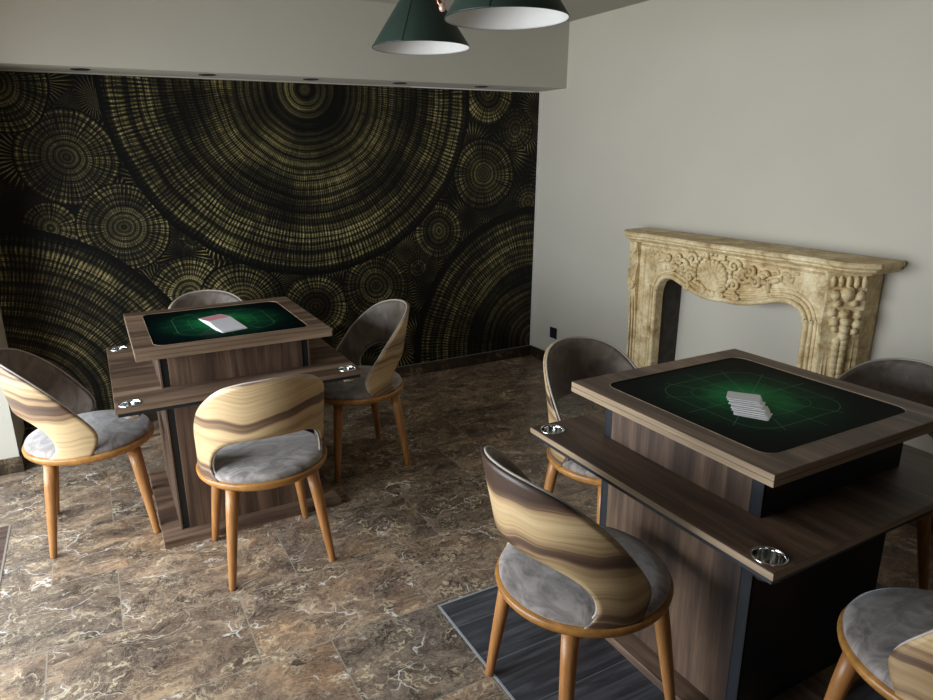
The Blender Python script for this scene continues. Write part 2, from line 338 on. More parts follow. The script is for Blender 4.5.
def playfield(name, ang):
    """glossy dark green playing surface: glow-like radial print, fine rays, outlines. Local xy, centre at the object origin"""
    m, n, l, b = mat(name); q = N(m)
    P = q.new('ShaderNodeTexCoord').outputs['Object']
    s = q.sep(P)
    r = q.vmath('LENGTH', q.comb(s[0], s[1], 0.0))
    nz = q.noise(P, 22, 6, 0.7)
    g = q.ramp(q.math('ADD', q.math('MULTIPLY', r, 2.6), q.math('MULTIPLY', q.math('SUBTRACT', nz, 0.5), 0.30)), [(0.0, L(70, 170, 104)), (0.18, L(30, 124, 68)), (0.42, L(9, 62, 38)), (0.75, L(3, 20, 18)), (1, L(2, 9, 12))])
    th = q.math('ARCTAN2', s[1], s[0])
    ray = q.math('ABSOLUTE', q.math('SINE', q.math('MULTIPLY', th, 6.0)))
    ray = q.math('MULTIPLY', q.math('LESS_THAN', q.math('MULTIPLY', ray, r), 0.0045), q.math('MULTIPLY', q.math('LESS_THAN', r, 0.26), q.math('GREATER_THAN', r, 0.05)))
    # rounded-rectangle outlines
    def rr(hx, hy, rad, w):
        dx = q.math('MAXIMUM', q.math('SUBTRACT', q.math('ABSOLUTE', s[0]), hx-rad), 0.0)
        dy = q.math('MAXIMUM', q.math('SUBTRACT', q.math('ABSOLUTE', s[1]), hy-rad), 0.0)
        d = q.math('SUBTRACT', q.vmath('LENGTH', q.comb(dx, dy, 0.0)), rad)
        return q.math('LESS_THAN', q.math('ABSOLUTE', d), w)
    lines = q.math('MAXIMUM', rr(0.205, 0.205, 0.09, 0.0013), rr(0.14, 0.14, 0.06, 0.0008))
    k = q.math('ADD', q.math('MULTIPLY', ray, 0.30), q.math('MULTIPLY', lines, 0.2))
    col = q.mix(k, g, L(150, 200, 165))
    q.put(b.inputs['Base Color'], col); b.inputs['Roughness'].default_value = 0.5
    b.inputs['Specular IOR Level'].default_value = 0.02
    return m
M['playfield'] = playfield('green_playing_surface', 0)

def card_back():
    m, n, l, b = mat('red_card_back'); q = N(m)
    P = q.new('ShaderNodeTexCoord').outputs['Object']; s = q.sep(P)
    inx = q.math('LESS_THAN', q.math('ABSOLUTE', s[0]), 0.038); iny = q.math('LESS_THAN', q.math('ABSOLUTE', s[1]), 0.053)
    w = q.new('ShaderNodeTexChecker'); q.put(w.inputs['Vector'], q.mapping(P, rot=(0, 0, 0.785))); w.inputs['Scale'].default_value = 260
    w.inputs['Color1'].default_value = L(206, 96, 112); w.inputs['Color2'].default_value = L(232, 168, 176)
    q.put(b.inputs['Base Color'], q.mix(q.math('MULTIPLY', inx, iny), (0.8, 0.8, 0.82, 1), w.outputs[0]))
    b.inputs['Roughness'].default_value = 0.4
    return m
M['card_back'] = card_back()

# ---------------------------------------------------------------- mesh helpers
def obj(name, bm, m, parent=None, smooth=False, loc=None, mats=None):
    me = bpy.data.meshes.new(name); bm.normal_update(); bm.to_mesh(me); bm.free()
    o = bpy.data.objects.new(name, me); C.objects.link(o)
    for mm in (mats or [m]): me.materials.append(mm)
    if smooth:
        for p in me.polygons: p.use_smooth = True
    if parent: o.parent = parent
    if loc: o.location = loc
    return o
def thing(name, label, cat, loc=(0,0,0), rotz=0, group=None):
    o = bpy.data.objects.new(name, None); C.objects.link(o); o.empty_display_size = 0.1
    o.location = loc; o.rotation_euler = (0, 0, rotz); o['label'] = label; o['category'] = cat
    if group: o['group'] = group
    return o
def tag(o, label, cat, group=None):
    o['label'] = label; o['category'] = cat
    if group: o['group'] = group
    return o
def struct(name, bm, m, smooth=False, mats=None):
    o = obj(name, bm, m, smooth=smooth, mats=mats); o['kind'] = 'structure'; return o
def dup(root, loc, rotz, label, group=None):
    r = root.copy(); C.objects.link(r); r.location = loc; r.rotation_euler = (0, 0, rotz); r['label'] = label
    if group: r['group'] = group
    for ch in list(root.children):
        c = ch.copy(); C.objects.link(c); c.parent = r
        for g in ch.children:
            d = g.copy(); C.objects.link(d); d.parent = c
    return r
def box(bm, x0, x1, y0, y1, z0, z1, mi=0):
    v = [bm.verts.new((x, y, z)) for z in (z0, z1) for y in (y0, y1) for x in (x0, x1)]
    for f in ((0,2,3,1),(4,5,7,6),(0,1,5,4),(2,6,7,3),(0,4,6,2),(1,3,7,5)):
        fc = bm.faces.new([v[i] for i in f]); fc.material_index = mi
def bbox(x0, x1, y0, y1, z0, z1, bev=0.0, seg=2):
    bm = bmesh.new(); box(bm, x0, x1, y0, y1, z0, z1)
    if bev: bmesh.ops.bevel(bm, geom=bm.edges[:], offset=bev, segments=seg, profile=0.5, affect='EDGES')
    return bm
def lathe(bm, prof, seg=48, cx=0, cy=0, close=False, mi=0):
    """profile of (r, z) turned about z"""
    rows = []
    for r, z in prof:
        if r < 1e-6: rows.append([bm.verts.new((cx, cy, z))])
        else: rows.append([bm.verts.new((cx+r*math.cos(2*PI*i/seg), cy+r*math.sin(2*PI*i/seg), z)) for i in range(seg)])
    pairs = list(zip(rows, rows[1:])) + ([(rows[-1], rows[0])] if close else [])
    for a, b in pairs:
        for i in range(seg):
            j = (i+1) % seg
            if len(a) == 1 and len(b) == 1: continue
            if len(a) == 1: f = bm.faces.new((a[0], b[j], b[i]))
            elif len(b) == 1: f = bm.faces.new((a[i], a[j], b[0]))
            else: f = bm.faces.new((a[i], a[j], b[j], b[i]))
            f.material_index = mi
    return bm
def tube(bm, pts, rad, seg=8, closed=False, caps=True):
    """round tube through points; rad is a number or one radius per point"""
    n = len(pts); pts = [Vector(p) for p in pts]
    rr = rad if isinstance(rad, (list, tuple)) else [rad]*n
    rings = []; up0 = None
    for i in range(n):
        a = pts[(i-1) % n] if (closed or i > 0) else pts[i]; b = pts[(i+1) % n] if (closed or i < n-1) else pts[i]
        t = (b-a).normalized()
        if up0 is None: up0 = t.orthogonal().normalized()
        else: up0 = (up0-t*up0.dot(t)); up0 = up0.normalized() if up0.length > 1e-6 else t.orthogonal().normalized()
        w = t.cross(up0)
        rings.append([bm.verts.new(pts[i]+(up0*math.cos(2*PI*k/seg)+w*math.sin(2*PI*k/seg))*rr[i]) for k in range(seg)])
    for i in range(n if closed else n-1):
        A, B = rings[i], rings[(i+1) % n]
        for k in range(seg):
            bm.faces.new((A[k], A[(k+1) % seg], B[(k+1) % seg], B[k]))
    if caps and not closed:
        bm.faces.new(rings[0][::-1]); bm.faces.new(rings[-1])
    return bm
def blob(bm, c, r, sx=1, sy=1, sz=1, rot=None, seg=10):
    m = Matrix.Translation(c) @ (rot or Matrix()) @ Matrix.Diagonal((r*sx, r*sy, r*sz, 1))
    bmesh.ops.create_uvsphere(bm, u_segments=seg, v_segments=max(6, seg-3), radius=1, matrix=m)
def crom(P, t):
    """Catmull-Rom through list of (key, vals...)"""
    n = len(P)
    for i in range(n-1):
        if t <= P[i+1][0] or i == n-2: break
    a, b = P[i], P[i+1]; u = (t-a[0])/(b[0]-a[0])
    p0 = P[i-1] if i > 0 else None; p3 = P[i+2] if i+2 < n else None
    out = []
    for k in range(1, len(a)):
        m1 = (b[k]-p0[k])/(b[0]-p0[0]) if p0 else ((b[k]-a[k])/(b[0]-a[0]) if a[0] != 0 else 0)
        m2 = (p3[k]-a[k])/(p3[0]-a[0]) if p3 else (b[k]-a[k])/(b[0]-a[0])
        h = b[0]-a[0]
        out.append((2*u**3-3*u**2+1)*a[k]+(u**3-2*u**2+u)*h*m1+(-2*u**3+3*u**2)*b[k]+(u**3-u**2)*h*m2)
    return out

# ================================================================ the room
XL, YR, ZC = -4.5, -6.5, 2.44
LEAN = 0.022
struct('floor', bbox(XL, 0, YR, 0, -0.06, 0), M['floor'])
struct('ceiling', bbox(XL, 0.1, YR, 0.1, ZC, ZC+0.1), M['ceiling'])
struct('wall_right_rear', bbox(0, 0.25, YR-.15, -3.7, -0.06, ZC), M['bounce_cut_wall'])  # out-of-view stretch of wall, made dark to reduce fill
bm = bbox(0, 0.25, -3.7, 0.2, -0.06, ZC)
for v in bm.verts:
    if v.co.x < .01: v.co.x = LEAN*v.co.z      # the old wall is a little out of plumb
struct('wall_right', bm, M['wall'])
struct('wall_back', bbox(XL-.15, .07, 0, 0.15, -0.06, ZC), M['wall'])
# left wall with its window opening, rear wall with one invented for the fill light
bm = bmesh.new()
box(bm, XL-.15, XL, YR, -3.2, -0.06, ZC); box(bm, XL-.15, XL, -.45, 0, -0.06, ZC)
box(bm, XL-.15, XL, -3.2, -.45, -0.06, 0.12); box(bm, XL-.15, XL, -3.2, -.45, 2.05, ZC)
struct('wall_left', bm, M['bounce_cut_wall'])
bm = bmesh.new()
box(bm, XL-.15, -4.3, YR-.15, YR, -0.06, ZC); box(bm, -2.9, 0, YR-.15, YR, -0.06, ZC)
box(bm, -4.3, -2.9, YR-.15, YR, -0.06, 0.8); box(bm, -4.3, -2.9, YR-.15, YR, 2.2, ZC)
struct('wall_front', bm, M['bounce_cut_wall'])
def win_frame(name, axis, a0, a1, z0, z1, at):
    bm = bmesh.new(); w = .05
    for (p, q_, r_, s_) in ((a0, a1, z0, z0+w), (a0, a1, z1-w, z1), (a0, a0+w, z0, z1), (a1-w, a1, z0, z1), ((a0+a1)/2-w/2, (a0+a1)/2+w/2, z0, z1)):
        if axis == 'y': box(bm, at-.03, at+.03, p, q_, r_, s_)
        else: box(bm, p, q_, at-.03, at+.03, r_, s_)
    struct(name, bm, M['white'])
win_frame('window_1', 'y', -3.2, -.45, .12, 2.05, XL-.06)
win_frame('added_window_2', 'x', -4.3, -2.9, .8, 2.2, YR-.06)  # unseen window added to house the rear fill light
# pier in the far left corner
struct('wall_pier', bbox(XL, -3.497, -.424, 0, 0, ZC), M['wall'])
struct('baseboard_pier', bbox(XL, -3.485, -.436, -.012, 0, .085, .002), M['skirting'])
# dropped soffit above the mural
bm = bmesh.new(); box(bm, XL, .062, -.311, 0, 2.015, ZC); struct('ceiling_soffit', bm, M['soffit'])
# mural panel and its pale edges
def lean(bm, x0=-.1):
    for v in bm.verts:
        if v.co.x > x0: v.co.x += LEAN*v.co.z
    return bm
struct('wall_mural', lean(bbox(-3.497, -.014, -.004, 0, .085, 2.008)), M['mural'])
struct('trim_1', lean(bbox(-.014, -.001, -.007, 0, .085, 2.015)), M['white'])
struct('trim_2', bbox(-1.0, -.014, -.008, 0, 2.008, 2.0145), M['white'])
struct('baseboard_back', bbox(-3.485, 0, -.013, 0, 0, .085, .002), M['skirting'])
struct('baseboard_right', bbox(-.013, 0, YR, -.013, 0, .085, .002), M['skirting'])
struct('trim_3', bbox(-3.485, -.013, -.0145, 0, .083, .0862), plain('grout_line', (.16, .15, .13), .7))

# dark wood-look inlays set into the marble, with a pale metal line round them
bm = bbox(-2.075, -.55, -4.6, -2.49, .0, .0012); o = struct('floor_inlay', bm, M['inlay'])
bm = bmesh.new(); box(bm, -2.083, -2.075, -4.6, -2.482, 0, .0022); box(bm, -2.075, -.55, -2.490, -2.482, 0, .0022)
struct('trim_4', bm, plain('pale_tile_trim', (0.30, 0.31, 0.32), 0.4))
bm = bbox(XL, -3.512, -3.2, -1.04, .0, .0012); struct('floor_inlay_left', bm, M['inlay_sunlit'])
bm = bmesh.new(); box(bm, -3.512, -3.504, -3.2, -1.032, 0, .0022); box(bm, XL, -3.512, -1.04, -1.032, 0, .0022)
struct('trim_5', bm, plain('tan_tile_trim', (.24, .2, .16), .5))

# downlights in the underside of the soffit
where = ['leftmost of five', 'second of five from left', 'middle one of five', 'fourth of five from left', 'rightmost of five']
for x, wl in zip((-2.934, -2.319, -1.737, -1.165, -.572), where):
    t = thing('recessed_downlight', 'small dark downlight in the ceiling ledge over the mural, '+wl, 'downlight', (x, -.19, 2.015), 0, 'recessed downlights over the mural')
    obj('trim_ring', lathe(bmesh.new(), [(.045, 0), (.045, -.004), (.034, -.005), (.033, -.0005)], 32), M['black_metal'], t, True)
    obj('lens', lathe(bmesh.new(), [(0, -.001), (.033, -.001)], 32), M['black'], t)

# wall socket
t = thing('wall_socket', 'small black socket low on the pale right wall, near the corner', 'socket', (0, -.303, .254))
obj('face_plate', bbox(-.008, -.0005, -.042, .042, -.042, .042, .003), M['black'], t)
t.location.x = LEAN*.254
bm = bmesh.new(); box(bm, -.010, -.008, -.026, .026, -.026, .026); obj('outlet', bm, M['black_metal'], t)
bm = bmesh.new()
for s in (-1, 1): box(bm, -.0106, -.0098, s*.009-.003, s*.009+.003, -.003, .003)
obj('contact_hole', bm, M['chrome'], t)

# ================================================================ mantelpiece
# local frame: x out of the wall (toward -X world), y along wall; built in world coordinates about the base point
MY = -2.005
mt = thing('fireplace_mantel', 'carved beige marble fireplace surround with a moulded shelf against the right wall', 'fireplace surround', (.012, MY, 0))
XF = -.20     # front plane of the frieze
H0 = 1.085    # underside of shelf
def my(y): return y-MY
# opening edge (y, z) from far jamb to near jamb
op = [(-1.555, 0), (-1.555, .78), (-1.560, .83), (-1.578, .872), (-1.61, .897), (-1.66, .905), (-1.71, .892), (-1.77, .872), (-1.83, .852), (-1.90, .840), (-1.97, .838), (-2.03, .843),
      (-2.09, .843), (-2.15, .850), (-2.21, .862), (-2.27, .880), (-2.33, .897), (-2.39, .905), (-2.44, .895), (-2.47, .872), (-2.487, .83), (-2.49, .78), (-2.49, 0)]
XB = XF+.045
yA, yB = -1.40, -2.585    # outer ends of the flat front
bm = bmesh.new()
def extr(poly_yz, x0, x1):
    a = [bm.verts.new((x0, my(y), z)) for y, z in poly_yz]; b = [bm.verts.new((x1, my(y), z)) for y, z in poly_yz]
    return a, b
a = [bm.verts.new((XF, my(y), z)) for y, z in op]; b = [bm.verts.new((XB, my(y), z)) for y, z in op]
tops_a = []; tops_b = []
n = len(op)
def outer(i):
    y, z = op[i]
    if i <= 4: return (yA, [0, .78, .84, .93, H0][i])
    if i >= n-5: return (yB, [H0, .93, .84, .78, 0][i-(n-5)])
    return (yA+(yB-yA)*(i-4)/(n-5-4), H0)
ta = [bm.verts.new((XF, my(outer(i)[0]), outer(i)[1])) for i in range(n)]
tb = [bm.verts.new((XB, my(outer(i)[0]), outer(i)[1])) for i in range(n)]
for i in range(n-1):
    bm.faces.new((a[i], a[i+1], ta[i+1], ta[i])); bm.faces.new((b[i], tb[i], tb[i+1], b[i+1]))
    bm.faces.new((a[i], b[i], b[i+1], a[i+1])); bm.faces.new((ta[i], ta[i+1], tb[i+1], tb[i]))
obj('surround_panel', bm, M['stone'], mt)
dk_ = plain('rough_shade_back', (.05, .042, .034), .9, noise=.3, scale=20)  # rough back of the surround, darkened in colour to stand for shade
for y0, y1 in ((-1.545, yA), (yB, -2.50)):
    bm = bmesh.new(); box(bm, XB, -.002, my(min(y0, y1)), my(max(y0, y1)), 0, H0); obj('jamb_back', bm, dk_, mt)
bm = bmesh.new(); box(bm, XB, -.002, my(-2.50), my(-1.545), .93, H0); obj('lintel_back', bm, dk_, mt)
# mouldings that follow the opening
bm = bmesh.new()
def path_off(d, x):
    out = []
    for i, (y, z) in enumerate(op):
        y0, z0 = op[max(i-1, 0)]; y1, z1 = op[min(i+1, n-1)]
        ty, tz = y1-y0, z1-z0; l = math.hypot(ty, tz) or 1
        out.append((x, my(y+tz/l*d), z-ty/l*d))
    return out
def dens(pts, k=4):
    out = []
    P = [(i, *p) for i, p in enumerate(pts)]
    for i in range((len(pts)-1)*k+1): out.append(tuple(crom(P, i/k)))
    return out
for d, rr_, x in ((.012, .014, XF-.004), (.040, .009, XF-.003), (.062, .006, XF)):
    pts = dens(path_off(d, x)); pts = [p for p in pts if p[2] > .03]
    tube(bm, [(pts[0][0], pts[0][1], 0.0)]+pts+[(pts[-1][0], pts[-1][1], 0.0)], rr_, 8)
obj('opening_moulding', bm, M['stone'], mt, True)
# corner pilasters, canted 45 degrees
def pilaster(s):
    # s=+1 far end, -1 near end; section polygon (x, y) relative
    e = my(yA) if s > 0 else my(yB)
    fw_ = .055 if s > 0 else .008
    def sec(bulge):
        return [(-.001, e-s*.0), (-.001, e+s*.115), (-.105-bulge*.2, e+s*.115), (XF-.012-bulge, e+s*fw_+s*bulge*.2), (XF-.012-bulge, e)]
    prof = [(0, .02), (.09, .02), (.10, .0), (.30, -.006), (.55, -.004), (.72, .006), (.82, .018), (.86, .024), (.90, .018), (.96, .006), (1.02, .008), (1.05, .02), (H0, .026)]
    bm = bmesh.new(); prev = None
    for z, bl in prof:
        ring = [bm.verts.new((x, y, z)) for x, y in sec(bl)]
        if prev:
            for k in range(5): bm.faces.new((prev[k], prev[(k+1) % 5], ring[(k+1) % 5], ring[k]))
        else: bm.faces.new(ring)
        prev = ring
    bm.faces.new(prev[::-1]); bmesh.ops.recalc_face_normals(bm, faces=bm.faces[:])
    p = obj('pilaster', bm, M['stone'], mt)
    # ornaments on the canted face: face runs from A to B
    A = Vector((XF-.014, e+s*fw_, 0)); B = Vector((-.107, e+s*.115, 0)); d = (B-A).normalized(); W = (B-A).length
    nrm = Vector((-(B-A).y*s*-1, 0, 0)); nrm = Vector((-abs(d.y), s*abs(d.x), 0)).normalized()
    def at(u, z, out=0.0): return A+d*(u*W)+nrm*out+Vector((0, 0, z))
    bm = bmesh.new()
    # fluted capital
    for k in range(5): blob(bm, at(.1+.2*k, 1.045, .012), .012, 1, 1, 2.3)
    rnd = random.Random(5)
    # flower garland
    for u, z, r in ((.2, .985, .022), (.5, .992, .030), (.82, .985, .021), (.28, .945, .014), (.7, .95, .015), (.18, .905, .018), (.5, .90, .022), (.85, .90, .018), (.25, .865, .022), (.55, .868, .024), (.85, .862, .02), (.3, .83, .014), (.55, .832, .022), (.8, .826, .015), (.55, .80, .02)):
        blob(bm, at(u, z, .012), r)
        for q_ in range(5):
            an = q_*2*PI/5+rnd.random(); blob(bm, at(u, z, .014)+d*(math.cos(an)*r*.75)+Vector((0, 0, math.sin(an)*r*.75)), r*.42, seg=7)
    z = .775
    while z > .30:
        r = .008+.012*(z-.3)/.48
        for sd in (-1, 1): blob(bm, at(.5+sd*.08, z, .006), r, 1, 1, 1.3, seg=7)
        z -= r*1.5
    # ribs
    for u in (.12, .22, .86): tube(bm, [at(u, .80, 0), at(u, .10, 0)], .0045, 6)
    obj('flower_carving', bm, M['stone'], p, True)
    if s < 0:
        obj('plinth', bbox(XF-.045, -.001, e-.13, e, 0, .11, .006), M['stone'], p)
        return
    # side scrolls
    bm = bmesh.new()
    def spiral(c, r, turns, dirv, tw=.007):
        pts = []
        for i in range(22*turns+1):
            an = i/22*2*PI; q_ = r*(1-i/(22*turns)*.85)
            pts.append(c+dirv*(math.cos(an)*q_)+Vector((0, 0, math.sin(an)*q_)))
        tube(bm, pts, tw, 6)
    fc = Vector((0, 1, 0))
    yy = e+s*.028
    spiral(Vector((XF-.038, yy, .83)), .026, 2, fc); spiral(Vector((XF-.030, yy, 1.035)), .018, 2, fc, .006)
    tube(bm, [(XF-.024, yy-.012*1, .79), (XF-.020, yy-.012, .5), (XF-.016, yy-.012, .12)], .005, 6)
    tube(bm, [(XF-.024, yy+.012*1, .79), (XF-.020, yy+.012, .5), (XF-.016, yy+.012, .12)], .005, 6)
    obj('scroll', bm, M['stone'], p, True)
    # plinth
    obj('plinth', bbox(XF-.045, -.001, min(e, e+s*.13), max(e, e+s*.13), 0, .11, .006), M['stone'], p)
pilaster(1); pilaster(-1)
# shelf: serpentine plan swept with a moulded edge
ey0, ey1 = my(-1.218), my(-2.785)
plan = []
m_ = 90
for i in range(m_+1):
    u = i/m_
    y = ey0+(ey1-ey0)*u
    # distance of front edge from wall
    t_ = min(u, 1-u)*1.567
    if t_ < .14: dpt = .175+.085*math.sin(min(t_/.14, 1)*PI/2)
    elif t_ < .26: dpt = .26-.018*(1-math.cos((t_-.14)/.12*PI))/2*1.0
    else: dpt = .242+.020*math.sin((t_-.26)/(.768-.26)*PI/2)**2
    plan.append((-dpt, y))
edge_prof = [(-.040, 0), (-.034, .006), (-.018, .014), (-.012, .020), (-.012, .026), (0, .034), (0, .046), (-.006, .054)]   # (inset, height)
bm = bmesh.new(); rows = []
for ins, h in edge_prof:
    row = []
    for x, y in plan:
        yc = max(min(y, ey0+ins), ey1-ins)
        row.append(bm.verts.new((x-ins*1, yc, H0+h)))
    # add wall corners
    row = [bm.verts.new((-.001, ey0+ins, H0+h))]+row+[bm.verts.new((-.001, ey1-ins, H0+h))]
    rows.append(row)
for A_, B_ in zip(rows, rows[1:]):
    for k in range(len(A_)-1): bm.faces.new((A_[k], A_[k+1], B_[k+1], B_[k]))
for row in (rows[0], rows[-1]):
    bm.faces.new(row)
bmesh.ops.recalc_face_normals(bm, faces=bm.faces[:])
obj('shelf', bm, M['stone'], mt)
# relief on the frieze: shell cartouche, scrolls and leaves
bm = bmesh.new()
def fz(y, z, out=0.0): return Vector((XF-out, my(y), z))
cy, cz = -1.945, .985
for k in range(13):                       # radiating shell lobes
    an = -.3+k*(PI+.6)/12
    p1 = fz(cy-math.cos(an)*.02, cz-.05+math.sin(an)*.02, .004); p2 = fz(cy-math.cos(an)*.085, cz-.02+math.sin(an)*.075, .008)
    tube(bm, [p1, (p1+p2)/2, p2], [.006, .010, .014], 7); blob(bm, p2, .0145, seg=8)
for k in range(26):
    an = k*2*PI/26; blob(bm, fz(cy+math.cos(an)*.118, cz-.005+math.sin(an)*.10, .009), .0125, seg=6)
blob(bm, fz(cy, cz-.02, 0), .1, .12, 1, .85, seg=20)
def curl(y, z, r, a0, sweep, w0=.013, w1=.006, n_=26, tail=0.0):
    pts = []; rr_ = []
    for i in range(n_+1):
        f_ = i/n_; an = a0+sweep*f_; q_ = r*(1-.8*f_)
        pts.append(fz(y+math.cos(an)*q_, z+math.sin(an)*q_, .010+.004*f_)); rr_.append(w0+(w1-w0)*f_)
    tube(bm, pts, rr_, 7); blob(bm, pts[-1], w1*1.9, seg=8)
for s in (1, -1):
    for dy, dz, r, a0, sw in ((.135, .05, .035, 0, 7), (.145, -.045, .032, 3, -7), (.20, .0, .04, 1, 6.5), (.235, .045, .028, 4, 7), (.27, -.01, .03, 2, -7), (.07, -.105, .030, 1, 7), (.315, .03, .022, 0, 6), (.17, -.10, .022, 2, 6), (.06, .085, .022, 4, -6)):
        curl(cy+s*dy, cz+dz, r, a0 if s > 0 else PI-a0, sw*s)
    for k in range(8):
        yy = cy+s*(.16+.03*k); zz = cz+.02*math.sin(k*1.9)
        rot = Matrix.Rotation(k*1.3, 4, 'X'); blob(bm, fz(yy, zz, .005), .023, .6, 1.5, .6, rot, 8)
    for k in range(7):
        yy = cy+s*(.36+.02*k)-.0; zz = cz+.045+.018*math.sin(k*2.3)
        if yA > yy > yB: blob(bm, fz(yy, zz, .0), .014, .6, 1.3, .7, Matrix.Rotation(k, 4, 'X'), 8)
blob(bm, fz(cy+.005, .865, .004), .03, .6, 1.6, .7)
for k in range(-3, 4): blob(bm, fz(cy+k*.022, .865-abs(k)*-.006, .012), .011, 1, 1, 1.3, seg=7)
tube(bm, [fz(y, H0-.018, 0) for y in (yA, yB)], .006, 6)
for y in (-1.53, -2.52): tube(bm, [fz(y, .74, 0), fz(y, .08, 0)], .006, 6)
for y in (-1.44, -2.60): tube(bm, [fz(y, 1.05, 0), fz(y, .08, 0)], .006, 6)
obj('frieze_carving', bm, M['stone'], mt, True)

# ================================================================ gaming tables
def cut(o, cyl):
    """cut round holes (x, y, r, z0, z1) in mesh object o"""
    bm = bmesh.new()
    bpy.context.view_layer.update()
    for (x, y, r, z0, z1) in cyl: lathe(bm, [(0, z0), (r, z0), (r, z1), (0, z1)], 40, x, y)
    bmesh.ops.recalc_face_normals(bm, faces=bm.faces[:])
    me = bpy.data.meshes.new('cutter'); bm.to_mesh(me); bm.free()
    c = bpy.data.objects.new('cutter', me); C.objects.link(c); c.matrix_world = o.matrix_world.copy()
    md = o.modifiers.new('holes', 'BOOLEAN'); md.object = c; md.operation = 'DIFFERENCE'; md.solver = 'EXACT'
    bpy.context.view_layer.update()
    new = bpy.data.meshes.new_from_object(o.evaluated_get(bpy.context.evaluated_depsgraph_get()))
    o.modifiers.clear(); old = o.data; o.data = new; bpy.data.meshes.remove(old)
    bpy.data.objects.remove(c); bpy.data.meshes.remove(me)
def rrect(hx, hy, r, seg=6):
    out = []
    for cx_, cy_, a0 in ((hx-r, hy-r, 0), (-hx+r, hy-r, PI/2), (-hx+r, -hy+r, PI), (hx-r, -hy+r, 3*PI/2)):
        for k in range(seg+1):
            an = a0+k/seg*PI/2; out.append((cx_+r*math.cos(an), cy_+r*math.sin(an)))
    return out
def gaming_table(loc, label, front, group):
    """front: 'y' = panelled faces look along y (grain strips along x), 'x' = panelled faces look along x"""
    t = thing('gaming_table', label, 'table', loc, 0, group)
    LH, PH, UH = .486, .31, .39      # half sizes: ledge, pedestal, top
    ax = 'X' if front == 'y' else 'Y'
    # base plate
    bm = bbox(-.386, .386, -.386, .386, 0, .030, .002); obj('base_plate', bm, M['walnut'+ax], t)
    # lower and upper pedestal: wood panels, black corner strips
    for nm, z0, z1 in (('pedestal', .030, .656), ('upper_pedestal', .681, .826)):
        h = PH if front == 'y' else PH
        k = .036
        core = obj(nm, bbox(-h+.006, h-.006, -h+.006, h-.006, z0, z1), M['black'], t)
        if front == 'y':
            for s in (-1, 1):
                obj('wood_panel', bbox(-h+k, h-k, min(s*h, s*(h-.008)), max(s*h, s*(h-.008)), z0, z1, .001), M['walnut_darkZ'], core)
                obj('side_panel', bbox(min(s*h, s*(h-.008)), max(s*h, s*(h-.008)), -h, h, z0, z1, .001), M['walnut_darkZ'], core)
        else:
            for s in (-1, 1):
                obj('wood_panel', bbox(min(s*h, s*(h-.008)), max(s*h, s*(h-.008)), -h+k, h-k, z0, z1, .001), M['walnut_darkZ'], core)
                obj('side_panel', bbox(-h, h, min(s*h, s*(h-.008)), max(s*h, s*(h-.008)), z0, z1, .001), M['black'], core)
                for s2 in (-1, 1):
                    y0 = s2*h; y1 = s2*(h-k)
                    obj('corner_strip', bbox(min(s*(h-.001), s*(h-.008)), max(s*(h-.001), s*(h-.008)), min(y0, y1), max(y0, y1), z0, z1, .0008), M['black_metal'], core)
    # ledge
    o = obj('drinks_ledge', bbox(-LH, LH, -LH, LH, .661, .681, .0015), M['walnut'+ax] if front == 'y' else M['walnut_darkY'], t)  # nearest table's ledge takes a darker walnut, standing in for its shade
    f = obj('ledge_frame', bbox(-LH+.006, LH-.006, -LH+.006, LH-.006, .646, .661, .001), M['black_metal'], t)
    hs = [(sx*(LH-.052), sy*(LH-.052)) for sx in (-1, 1) for sy in (-1, 1)]
    cut(o, [(x, y, .0375, .60, .72) for x, y in hs]); cut(f, [(x, y, .0375, .60, .70) for x, y in hs])
    e_ = .0012
    def bands(H, z0, z1, par):
        for s_ in (-1, 1):
            a_, b_ = sorted((s_*H, s_*(H+e_)))
            bm = bmesh.new(); box(bm, -H-e_, H+e_, a_, b_, z0, z1); obj('edge_band', bm, M['edgeX' if front == 'x' else 'edge_darkX'], par)
            bm = bmesh.new(); box(bm, a_, b_, -H, H, z0, z1); obj('edge_band', bm, M['edgeY' if front == 'x' else 'edge_darkY'], par)
    bands(LH, .6625, .6795, o)
    for x, y in hs:
        obj('cup_holder', lathe(bmesh.new(), [(.0425, .6812), (.0425, .683), (.039, .6845), (.0362, .683), (.0355, .675), (.0345, .632), (.030, .627), (0, .627)], 40, x, y), M['chrome'], t, True)
    # top: a frame with a rounded recess, and the playing surface in it
    HX = .315; ring_in = rrect(HX, HX, .045); ring_out = rrect(UH, UH, .004)
    bm = bmesh.new(); N_ = len(ring_in)
    def ring(pts, z): return [bm.verts.new((x, y, z)) for x, y in pts]
    r0 = ring(ring_out, .826); r1 = ring(ring_out, .861); r2_ = ring(ring_in, .861); r3 = ring(ring_in, .8545)
    seq = ((r0, r1), (r1, r2_), (r2_, r3))
    for A_, B_ in seq:
        for k in range(N_): bm.faces.new((A_[k], A_[(k+1) % N_], B_[(k+1) % N_], B_[k]))
    bm.faces.new(r0[::-1]); bm.faces.new(r3)
    o = obj('table_top', bm, M['walnut'+ax], t)
    bands(UH, .8275, .8425, o); bands(UH, .8445, .8600, o)
    bm = bmesh.new(); pts = rrect(HX-.0015, HX-.0015, .044)
    a_ = [bm.verts.new((x, y, .8548)) for x, y in pts]; b_ = [bm.verts.new((x, y, .8590)) for x, y in pts]
    bm.faces.new(b_); bm.faces.new(a_[::-1])
    for k in range(N_): bm.faces.new((a_[k], a_[(k+1) % N_], b_[(k+1) % N_], b_[k]))
    obj('playing_surface', bm, M['playfield'], t)
    bm = bmesh.new(); tube(bm, [(x, y, .8606) for x, y in rrect(HX+.001, HX+.001, .046)], .0014, 6, closed=True)
    obj('recess_trim', bm, M['edgeX'], o)
    return t
